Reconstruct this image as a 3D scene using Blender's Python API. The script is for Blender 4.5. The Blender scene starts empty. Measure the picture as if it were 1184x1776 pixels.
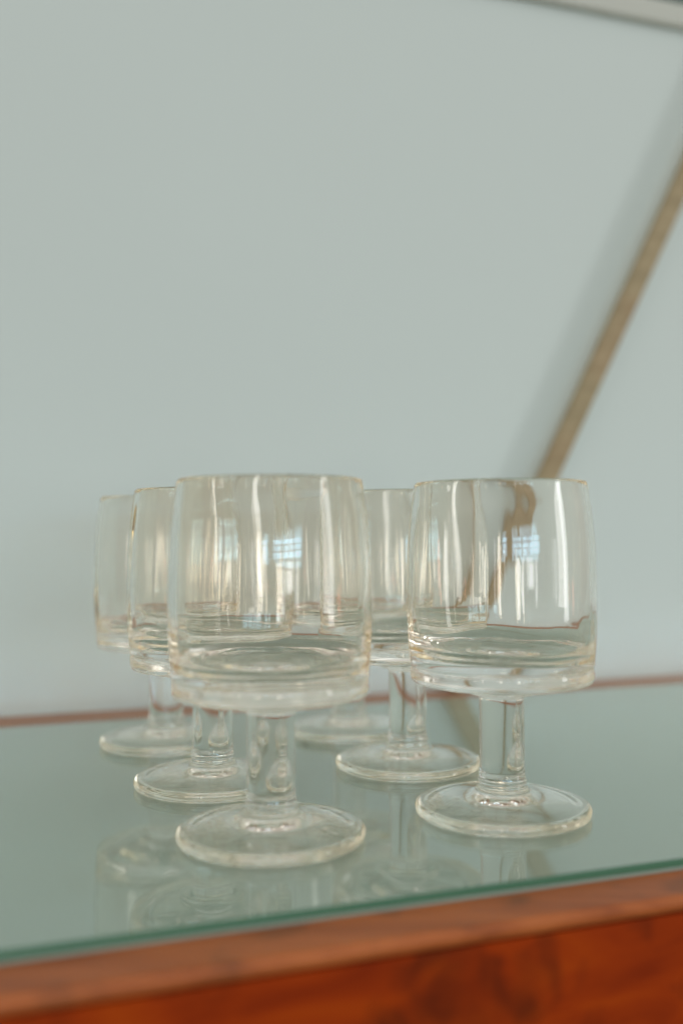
import bpy, math, random
from mathutils import Vector, Matrix, noise

# ------------------------------------------------------------------ units and camera
U = 0.033                       # radius of a goblet foot, in metres
F, CH = 1718.0, 3.202           # focal length in photo pixels, camera height in U
PIT, ROLL = math.radians(-1.309), math.radians(0.326)
PW, PH = 1184.0, 1776.0
S = bpy.context.scene
C = S.collection

fwd0 = Vector((0, math.cos(PIT), -math.sin(PIT)))
up0 = Vector((0, math.sin(PIT), math.cos(PIT)))
rt0 = Vector((1, 0, 0))
cr, sr = math.cos(ROLL), math.sin(ROLL)
RT = rt0 * cr - up0 * sr
UP = rt0 * sr + up0 * cr
CAM = Vector((0, 0, CH * U))

cam = bpy.data.cameras.new('camera')
co = bpy.data.objects.new('camera', cam)
C.objects.link(co)
m = Matrix((RT, UP, -fwd0)).transposed().to_4x4()
m.translation = CAM
co.matrix_world = m
cam.sensor_fit = 'VERTICAL'
cam.sensor_height = 36.0
cam.sensor_width = 24.0
cam.lens = F / PH * 36.0
cam.clip_start, cam.clip_end = 0.01, 100
cam.dof.use_dof = True
cam.dof.focus_distance = 11.9 * U
cam.dof.aperture_fstop = 3.7
S.camera = co

# ------------------------------------------------------------------ world: the dim warm room around the shelf
w = bpy.data.worlds.new('World'); S.world = w; w.use_nodes = True
nt = w.node_tree; nt.nodes.clear()
out = nt.nodes.new('ShaderNodeOutputWorld'); bg = nt.nodes.new('ShaderNodeBackground')
tc = nt.nodes.new('ShaderNodeTexCoord'); sep = nt.nodes.new('ShaderNodeSeparateXYZ')
rmp = nt.nodes.new('ShaderNodeValToRGB'); mr = nt.nodes.new('ShaderNodeMapRange')
mr.inputs[1].default_value = -1; mr.inputs[2].default_value = 1
e = rmp.color_ramp.elements
e[0].position = 0.0; e[0].color = (0.10, 0.066, 0.045, 1)
e[1].position = 1.0; e[1].color = (0.60, 0.585, 0.55, 1)
for p, c in ((0.42, (0.17, 0.12, 0.08, 1)), (0.5, (0.345, 0.275, 0.225, 1)), (0.60, (0.445, 0.385, 0.34, 1))):
    k = e.new(p); k.color = c
nt.links.new(tc.outputs['Generated'], sep.inputs[0]); nt.links.new(sep.outputs['Z'], mr.inputs[0])
nt.links.new(mr.outputs[0], rmp.inputs[0]); nt.links.new(rmp.outputs[0], bg.inputs[0])
bg.inputs[1].default_value = 1.0
nt.links.new(bg.outputs[0], out.inputs[0])

# ------------------------------------------------------------------ window light behind the camera, plus an added fill and streak lamp
MID = Vector((0.0, 13 * U, 0))
def lamp(name, az, el, waz, hel, L, col, D=4.0):
    """rectangular lamp seen from the glasses at azimuth az (right of straight back) and elevation el, in degrees"""
    a, b = math.radians(az), math.radians(el)
    d = Vector((math.sin(a) * math.cos(b), -math.cos(a) * math.cos(b), math.sin(b)))
    li = bpy.data.lights.new(name, 'AREA'); li.shape = 'RECTANGLE'
    li.size = D * math.radians(waz); li.size_y = D * math.radians(hel)
    li.energy = L * math.pi * li.size * li.size_y
    li.color = col
    o = bpy.data.objects.new(name, li); C.objects.link(o)
    o.location = MID + Vector((0, 0, 3.0 * U)) + d * D
    o.rotation_euler = (-d).to_track_quat('-Z', 'Y').to_euler()
    return o
BLUE, WHITE, CREAM = (0.46, 0.76, 1.0), (0.95, 0.97, 1.0), (1.0, 0.92, 0.80)
for az, wz in ((-2.0, 4.6), (8.6, 3.4), (13.4, 4.6), (21.0, 5.6), (27.6, 5.6), (34.6, 6.4)):
    for el in (7.1, 5.4, 3.7):
        lamp('window_pane_light', az, el, wz, 1.35, 10, BLUE)
lamp('window_pane_light', 12.5, -2.0, 3.4, 8.6, 13, CREAM)
lamp('window_pane_light', 17.5, -1.5, 1.6, 7.6, 8, WHITE)
lamp('window_pane_light', 25.5, 0.4, 7.0, 4.0, 6, WHITE)
lamp('window_pane_light', 33.0, -1.0, 2.2, 6.0, 5, WHITE)
lamp('window_pane_light', -9.0, 1.2, 2.8, 14, 10, CREAM)
lamp('window_pane_light', -14.0, 1.2, 0.8, 12, 7, WHITE)
lamp('window_pane_light', -31.0, 0.6, 1.4, 12, 9, CREAM)
lamp('window_pane_light', -40.0, 0.6, 1.0, 10, 7, CREAM)
lamp('window_pane_light', 58.0, 1.0, 1.6, 10, 6, WHITE)
lamp('side_window_light', 73.0, 6.0, 7.0, 26, 6.6, (0.97, 0.98, 1.0))
lamp('warm_streak_light', 84.0, -3.5, 2.0, 4.0, 5, (1.0, 0.42, 0.28))  # small emitter added for a warm streak in the glass, no known lamp
lamp('high_fill_light', 30.0, 46.0, 54.0, 36.0, 0.80, (0.88, 0.96, 1.0))  # added broad fill from above, stands for no window

vs = S.view_settings
vs.view_transform = 'Standard'; vs.look = 'None'; vs.gamma = 1; vs.use_curve_mapping = False
vs.exposure = 0.0
S.render.engine = 'CYCLES'
cy = S.cycles
cy.use_denoising = True
cy.denoising_prefilter = 'ACCURATE'
cy.use_adaptive_sampling = False
cy.max_bounces = 200; cy.transmission_bounces = 160; cy.glossy_bounces = 160; cy.diffuse_bounces = 5
cy.transparent_max_bounces = 16
cy.caustics_reflective = True; cy.caustics_refractive = True
cy.sample_clamp_indirect = 6.0
cy.blur_glossy = 0.3

# ------------------------------------------------------------------ helpers
def lin(r, g, b):
    f = lambda v: (v / 255 / 12.92) if v / 255 <= 0.04045 else ((v / 255 + 0.055) / 1.055) ** 2.4
    return (f(r), f(g), f(b), 1)

def ray(px, py):
    X = (px - PW / 2) / F; Y = (PH / 2 - py) / F
    return (RT * X + UP * Y + fwd0).normalized()

def on_z(px, py, z=0.0):
    d = ray(px, py); return CAM + d * ((z * U - CAM.z) / d.z)

def on_plane(px, py, p, n):
    d = ray(px, py); return CAM + d * ((p - CAM).dot(n) / d.dot(n))

def mat(name):
    M = bpy.data.materials.new(name); M.use_nodes = True
    return M, M.node_tree, M.node_tree.nodes['Principled BSDF']

def mesh_obj(name, verts, faces, material, parent=None, smooth=False):
    me = bpy.data.meshes.new(name); me.from_pydata([tuple(v) for v in verts], [], faces); me.update()
    me.materials.append(material)
    if smooth:
        me.polygons.foreach_set('use_smooth', [True] * len(me.polygons))
    o = bpy.data.objects.new(name, me); C.objects.link(o)
    if parent: o.parent = parent
    return o

def bevel(o, wdt, seg=3):
    b = o.modifiers.new('bevel', 'BEVEL'); b.width = wdt; b.segments = seg; b.limit_method = 'ANGLE'
    o.data.polygons.foreach_set('use_smooth', [True] * len(o.data.polygons))
    n = o.modifiers.new('wn', 'WEIGHTED_NORMAL'); n.keep_sharp = False

def slab(name, a, b, dirn, nrm, z0, z1, w0, w1, material, parent=None, bev=0.0):
    """box along dirn from a to b (metres), from w0 to w1 across nrm, z0..z1"""
    v = []
    for s in (a, b):
        for q in (w0, w1):
            for z in (z0, z1):
                v.append(dirn * s + nrm * q + Vector((0, 0, z)))
    f = [(0, 1, 3, 2), (4, 6, 7, 5), (0, 4, 5, 1), (2, 3, 7, 6), (0, 2, 6, 4), (1, 5, 7, 3)]
    o = mesh_obj(name, v, f, material, parent)
    if bev: bevel(o, bev)
    return o

# ------------------------------------------------------------------ materials
def wall_mat(name, col, amt=0.05, bump=0.15):
    M, t, p = mat(name)
    n = t.nodes.new('ShaderNodeTexNoise'); n.inputs['Scale'].default_value = 3.0; n.inputs['Detail'].default_value = 4
    geo = t.nodes.new('ShaderNodeNewGeometry')
    mx = t.nodes.new('ShaderNodeMix'); mx.data_type = 'RGBA'
    mx.inputs['A'].default_value = col
    mx.inputs['B'].default_value = tuple(c * (1 - amt) for c in col[:3]) + (1,)
    t.links.new(geo.outputs['Position'], n.inputs['Vector'])
    t.links.new(n.outputs['Fac'], mx.inputs['Factor'])
    t.links.new(mx.outputs['Result'], p.inputs['Base Color'])
    p.inputs['Roughness'].default_value = 0.55
    n2 = t.nodes.new('ShaderNodeTexNoise'); n2.inputs['Scale'].default_value = 260; n2.inputs['Detail'].default_value = 3
    t.links.new(geo.outputs['Position'], n2.inputs['Vector'])
    b = t.nodes.new('ShaderNodeBump'); b.inputs['Strength'].default_value = bump; b.inputs['Distance'].default_value = 0.0006
    t.links.new(n2.outputs['Fac'], b.inputs['Height']); t.links.new(b.outputs['Normal'], p.inputs['Normal'])
    return M
M_wall = wall_mat('pale grey green paint', (0.69, 0.785, 0.75, 1), 0.05)
M_upper = wall_mat('dark green paint', (0.075, 0.12, 0.10, 1))
M_rail = wall_mat('cream rail paint', (0.61, 0.64, 0.57, 1))
M_back = wall_mat('pale green backing', (0.545, 0.665, 0.61, 1), 0.03, 0.0)

def wood_mat(name, c1, c2, c3, axis, rough=0.25, coat=0.5, sc=1.0, blot=None, spec=0.3):
    M, t, p = mat(name)
    geo = t.nodes.new('ShaderNodeNewGeometry')
    mp = t.nodes.new('ShaderNodeMapping'); mp.vector_type = 'POINT'
    t.links.new(geo.outputs['Position'], mp.inputs['Vector'])
    mp.inputs['Rotation'].default_value = (0, 0, -axis)
    mp.inputs['Scale'].default_value = (14 * sc, 120 * sc, 120 * sc)
    n = t.nodes.new('ShaderNodeTexNoise'); n.inputs['Scale'].default_value = 1.0; n.inputs['Detail'].default_value = 6
    n.inputs['Roughness'].default_value = 0.6; n.inputs['Distortion'].default_value = 0.8
    t.links.new(mp.outputs[0], n.inputs['Vector'])
    r = t.nodes.new('ShaderNodeValToRGB'); r.color_ramp.elements[0].position = 0.3; r.color_ramp.elements[1].position = 0.72
    r.color_ramp.elements[0].color = c1; r.color_ramp.elements[1].color = c3
    k = r.color_ramp.elements.new(0.5); k.color = c2
    t.links.new(n.outputs['Fac'], r.inputs[0])
    last = r.outputs[0]
    if blot:
        n3 = t.nodes.new('ShaderNodeTexNoise'); n3.inputs['Scale'].default_value = blot[0]; n3.inputs['Detail'].default_value = 3
        n3.inputs['Distortion'].default_value = 0.5
        t.links.new(geo.outputs['Position'], n3.inputs['Vector'])
        r3 = t.nodes.new('ShaderNodeValToRGB'); r3.color_ramp.elements[0].position = blot[1]; r3.color_ramp.elements[1].position = blot[2]
        r3.color_ramp.elements[0].color = (0, 0, 0, 1)
        t.links.new(n3.outputs['Fac'], r3.inputs[0])
        mx = t.nodes.new('ShaderNodeMix'); mx.data_type = 'RGBA'; mx.blend_type = 'MIX'
        mul = t.nodes.new('ShaderNodeMath'); mul.operation = 'MULTIPLY'; mul.inputs[1].default_value = blot[4]
        t.links.new(r3.outputs[0], mul.inputs[0]); t.links.new(mul.outputs[0], mx.inputs['Factor'])
        t.links.new(last, mx.inputs['A']); mx.inputs['B'].default_value = blot[3]
        last = mx.outputs['Result']
    t.links.new(last, p.inputs['Base Color'])
    p.inputs['Roughness'].default_value = rough
    p.inputs['Specular IOR Level'].default_value = spec
    p.inputs['Coat Weight'].default_value = coat; p.inputs['Coat Roughness'].default_value = 0.12
    b = t.nodes.new('ShaderNodeBump'); b.inputs['Strength'].default_value = 0.1; b.inputs['Distance'].default_value = 0.0004
    t.links.new(n.outputs['Fac'], b.inputs['Height']); t.links.new(b.outputs['Normal'], p.inputs['Normal'])
    return M

def glass_mat(name, col, ior=1.5):
    M = bpy.data.materials.new(name); M.use_nodes = True; t = M.node_tree; t.nodes.clear()
    o = t.nodes.new('ShaderNodeOutputMaterial'); g = t.nodes.new('ShaderNodeBsdfGlass')
    g.inputs['Color'].default_value = col; g.inputs['IOR'].default_value = ior; g.inputs['Roughness'].default_value = 0.0
    t.links.new(g.outputs[0], o.inputs['Surface'])
    return M
M_glass = glass_mat('clear pressed glass', (0.999, 0.993, 0.978, 1), 1.5)
M_sheet = glass_mat('float glass', (0.96, 0.975, 0.955, 1), 1.52)

# ------------------------------------------------------------------ table: wooden top with a sheet of glass let in on a pale backing
GT = 0.085                                # thickness of the glass sheet (U)
pA, pB = on_z(0, 1650), on_z(1184, 1489)
DIR = (pB - pA).normalized(); TH = math.atan2(DIR.y, DIR.x)
NRM = Vector((-DIR.y, DIR.x, 0))
g0 = pA.dot(NRM)
pb0, pb1 = on_z(0, 1256), on_z(1184, 1188)
g1 = ((pb0 + pb1) / 2).dot(NRM)
f0 = (on_z(0, 1730, -GT).dot(NRM) + on_z(1184, 1557, -GT).dot(NRM)) / 2
wl = (on_z(0, 1243, -GT).dot(NRM) + on_z(1184, 1170, -GT).dot(NRM)) / 2
print('dims', TH, g0 / U, g1 / U, f0 / U, wl / U)
zt = -GT * U
L0, L1 = -0.75, 0.95
M_top = wood_mat('polished orange brown veneer', (0.29, 0.072, 0.018, 1), (0.42, 0.115, 0.028, 1), (0.52, 0.155, 0.040, 1), TH, 0.42, 0.0,
                 1.0, (48, 0.55, 0.78, (0.075, 0.035, 0.018, 1), 0.7), 0.32)
M_front = wood_mat('orange burr veneer', (0.22, 0.021, 0.0006, 1), (0.33, 0.037, 0.0008, 1), (0.43, 0.062, 0.001, 1), TH, 0.6, 0.0,
                   0.45, (38, 0.52, 0.68, (0.06, 0.009, 0.002, 1), 0.75), 0.12)

table = bpy.data.objects.new('sideboard', None); C.objects.link(table)
table.location = DIR * 0.1 + NRM * ((f0 + wl) / 2) + Vector((0, 0, zt - 0.20))
table['label'] = 'polished orange brown wooden sideboard with a glass covered top standing against the pale wall'
table['category'] = 'sideboard'
def tpart(o):
    o.parent = table; o.matrix_parent_inverse = Matrix.Translation(-table.location); return o
M_rear = wood_mat('pale rear edging wood', (0.36, 0.18, 0.11, 1), (0.45, 0.235, 0.145, 1), (0.54, 0.29, 0.18, 1), TH, 0.5, 0.0)  # rear edging coloured paler and less saturated than the front edging
tpart(slab('front_edging', L0, L1, DIR, NRM, zt - 0.005, zt, f0, g0 - 0.00, M_top, None, 0.002))
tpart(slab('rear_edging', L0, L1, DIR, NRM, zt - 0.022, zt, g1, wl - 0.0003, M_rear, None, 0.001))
tpart(slab('backing_panel', L0, L1, DIR, NRM, zt - 0.020, zt - 0.0004, g0 + 0.0004, g1 - 0.0004, M_back))
tpart(slab('front_panel', L0, L1, DIR, NRM, zt - 0.20, zt - 0.0052, f0 + 0.0002, f0 + 0.018, M_front, None, 0.0003))
sheet = slab('glass_sheet', L0 + 0.01, L1 - 0.01, DIR, NRM, zt + 0.0002, 0.0, g0 + 0.0002, g1, M_sheet, None, 0.0004)
M_edge, _t, _p = mat('ground green glass edge')
_p.inputs['Base Color'].default_value = (0.07, 0.20, 0.12, 1); _p.inputs['Roughness'].default_value = 0.3
sheet.data.materials.append(M_edge); sheet.data.polygons[4].material_index = 1
for _q in sheet.data.polygons:
    if _q.normal.dot(NRM) < -0.9 : _q.material_index = 1
    else: _q.material_index = 0
sheet['label'] = 'green edged sheet of clear glass lying on the sideboard top under the goblets'
sheet['category'] = 'glass sheet'

# ------------------------------------------------------------------ wall with a rail at the top
WP = NRM * wl
def along(px, py, off=0.0):
    return on_plane(px, py, NRM * (wl - off), NRM)
rail_lo = along(1184, 47, 0.006); rail_hi = along(1184, 5, 0.006)
zr0, zr1 = rail_lo.z, rail_hi.z
print('rail z', zr0 / U, zr1 / U)
wall = slab('wall', -1.6, 2.2, DIR, NRM, -0.9, zr0 + 0.004, wl, wl + 0.05, M_wall)
wall['kind'] = 'structure'
slab('dark_band', -1.6, 2.2, DIR, NRM, zr0 + 0.0042, zr0 + 0.075, wl + 0.002, wl + 0.052, M_upper, wall)
slab('upper_panel', -1.6, 2.2, DIR, NRM, zr0 + 0.0752, 2.2, wl, wl + 0.05, M_wall, wall)
rail = slab('rail', -1.6, 2.2, DIR, NRM, zr0, zr1, wl - 0.006, wl - 0.0002, M_rail, wall, 0.0025)

# ------------------------------------------------------------------ wooden strip leaning across the wall
M_strip = wood_mat('aged tan wood', (0.34, 0.275, 0.16, 1), (0.41, 0.33, 0.195, 1), (0.48, 0.39, 0.24, 1), 0, 0.6, 0.0, 1.0,
                   (9, 0.5, 0.66, (0.33, 0.17, 0.08, 1), 0.35))
sl = (1184 - 929) / (824 - 267)
def cpx(y): return 929 + 20.5 + (824 - y) * sl
offB, offT = 0.016, 0.022
pb = along(cpx(1196), 1196, offB); pt = along(cpx(-60), -60, offT)
ax = (pt - pb).normalized(); side = ax.cross(NRM).normalized(); nn = side.cross(ax).normalized()
if nn.dot(NRM) > 0: nn = -nn
Ls = (pt - pb).length
hw = 0.0069; th_ = 0.0075
v = []
for s in (0, Ls):
    for q in (-hw, hw):
        for z in (-th_ / 2, th_ / 2):
            v.append(pb + ax * s + side * q + nn * z)
strip = mesh_obj('wooden_strip', v, [(0, 1, 3, 2), (4, 6, 7, 5), (0, 4, 5, 1), (2, 3, 7, 6), (0, 2, 6, 4), (1, 5, 7, 3)], M_strip)
bevel(strip, 0.0012)
strip['label'] = 'narrow tan wooden strip slanting up across the pale wall behind the goblets'
strip['category'] = 'wooden strip'

# ------------------------------------------------------------------ goblets
def spline(pts, n=5):
    """Catmull-Rom through the profile points"""
    P = [Vector((a, b)) for a, b in pts]; o = []
    for i in range(len(P) - 1):
        a = P[max(i - 1, 0)]; b = P[i]; c = P[i + 1]; d = P[min(i + 2, len(P) - 1)]
        for k in range(n):
            t = k / n
            o.append(0.5 * ((2 * b) + (-a + c) * t + (2 * a - 5 * b + 4 * c - d) * t * t + (-a + 3 * b - 3 * c + d) * t ** 3))
    o.append(P[-1]); return [(max(q.x, 0), q.y) for q in o]

NSEG = 160
def lathe(name, prof, parent, wob=None, zwob=None):
    verts, faces, rings = [], [], []
    for (r, z) in prof:
        if r < 1e-4:
            rings.append([len(verts)]); verts.append((0, 0, z * U)); continue
        ring = []
        for k in range(NSEG):
            a = 2 * math.pi * k / NSEG
            dr = wob(a, r, z) if wob else 0
            dz = zwob(a, r, z) if zwob else 0
            ring.append(len(verts)); verts.append(((r + dr) * U * math.cos(a), (r + dr) * U * math.sin(a), (z + dz) * U))
        rings.append(ring)
    for A, B in zip(rings, rings[1:]):
        if len(A) == 1 and len(B) == 1: continue
        for k in range(NSEG):
            j = (k + 1) % NSEG
            if len(A) == 1: faces.append((A[0], B[k], B[j]))
            elif len(B) == 1: faces.append((A[j], A[k], B[0]))
            else: faces.append((A[j], A[k], B[k], B[j]))
    return mesh_obj(name, verts, faces, M_glass, parent, True)

outer = [(0.968, 3.790), (0.983, 3.776), (0.990, 3.74), (1.027, 3.50), (1.062, 3.15), (1.077, 2.78), (1.081, 2.35), (1.071, 2.0),
         (1.055, 1.80), (1.050, 1.72), (1.036, 1.685), (1.044, 1.655), (1.045, 1.60), (1.038, 1.55), (1.015, 1.515), (0.96, 1.497), (0.86, 1.476), (0.62, 1.435), (0.45, 1.412), (0.405, 1.395), (0.385, 1.372), (0.30, 1.355), (0.262, 1.335)]
stem = [(0.262, 1.335), (0.2575, 1.30), (0.257, 1.1), (0.257, 0.8), (0.257, 0.55), (0.260, 0.46), (0.268, 0.41)]
foot = [(0.268, 0.41), (0.276, 0.395), (0.279, 0.375), (0.273, 0.352), (0.283, 0.305), (0.33, 0.258), (0.45, 0.228), (0.70, 0.183), (0.90, 0.145), (0.968, 0.124),
        (0.996, 0.095), (1.0, 0.06), (0.99, 0.022), (0.965, 0.002), (0.90, 0.003), (0.85, 0.012), (0.75, 0.036), (0.60, 0.062), (0.40, 0.088), (0.2, 0.100), (0, 0.103)]
inner = [(0.0, 1.800), (0.14, 1.800), (0.20, 1.790), (0.26, 1.772), (0.32, 1.768), (0.55, 1.770), (0.70, 1.775), (0.745, 1.795), (0.775, 1.822), (0.82, 1.834), (0.88, 1.858), (0.935, 1.905), (0.970, 1.98), (0.990, 2.10), (1.012, 2.35), (1.010, 2.75), (0.996, 3.1), (0.969, 3.45), (0.936, 3.70), (0.935, 3.765), (0.949, 3.788), (0.968, 3.790)]

def wob_in(a, r, z):
    if r < 0.5: return 0.0
    p = Vector((math.cos(a) * 2.2, math.sin(a) * 2.2, z * 0.9))
    q = Vector((math.cos(a) * 7, math.sin(a) * 7, z * 0.5 + 9))
    k = 1.0 if 2.05 < z < 3.6 else 0.35
    return (noise.noise(p) * 0.0065 + noise.noise(q) * 0.0028) * k
def wob_out(a, r, z):
    p = Vector((math.cos(a) * 1.6, math.sin(a) * 1.6, z * 0.7 + 30))
    k = 1.0 if 1.6 < z < 3.7 else 0.25 * min(1, max(0, (r - 0.3) * 3))
    return noise.noise(p) * 0.0035 * k

def make_goblet():
    root = bpy.data.objects.new('goblet', None); C.objects.link(root); root['category'] = 'goblet'
    b = spline(outer, 5); bi = spline(inner, 5)
    # the bowl is one skin: inner surface up to the rim, then the outside down to the stem
    inner_set = set(bi[:-1])
    lathe('bowl', bi[:-1] + b, root, lambda a, r, z: wob_in(a, r, z) if (r, z) in inner_set else wob_out(a, r, z),
          lambda a, r, z: (r * (0.035 * math.cos(a - 2.0) + 0.03 * noise.noise(Vector((math.cos(a) * 1.5, math.sin(a) * 1.5, r * 2)))) * max(0.0, 1 - (z - 1.9) / 0.5 if z > 1.9 else 1.0)) if (r, z) in inner_set else 0)
    lathe('stem', spline(stem, 4), root)
    lathe('foot', spline(foot, 5), root)
    return root

spots = [
    (-0.762, 10.563, 'front goblet of the left row, out of focus and largest, closest to the camera', 0),
    (1.828, 11.454, 'front goblet of the right row, standing alone with the wooden strip seen through its bowl', 70),
    (-1.677, 12.842, 'sharp middle goblet of the left row, partly hidden behind the large front goblet', 140),
    (0.899, 13.788, 'middle goblet of the right row, stem showing between the two front goblets', 215),
    (-2.716, 15.343, 'rear goblet of the left row, leftmost of all, blurred beside bare wall', 290),
    (0.10, 16.148, 'rear goblet of the right row, mostly hidden behind the large front goblet', 25),
]
g = make_goblet()
GR = 'clear stemmed glass goblets in two rows'
parts = list(g.children)
for i, (x, y, lab, rz) in enumerate(spots):
    if i == 0: r = g
    else:
        r = g.copy(); C.objects.link(r)
        for ch in parts:
            c = ch.copy(); C.objects.link(c); c.parent = r
    r.location = (x * U, y * U, 0.00008); r.rotation_euler = (0, 0, math.radians(rz))
    r['label'] = lab; r['group'] = GR; r['category'] = 'goblet'
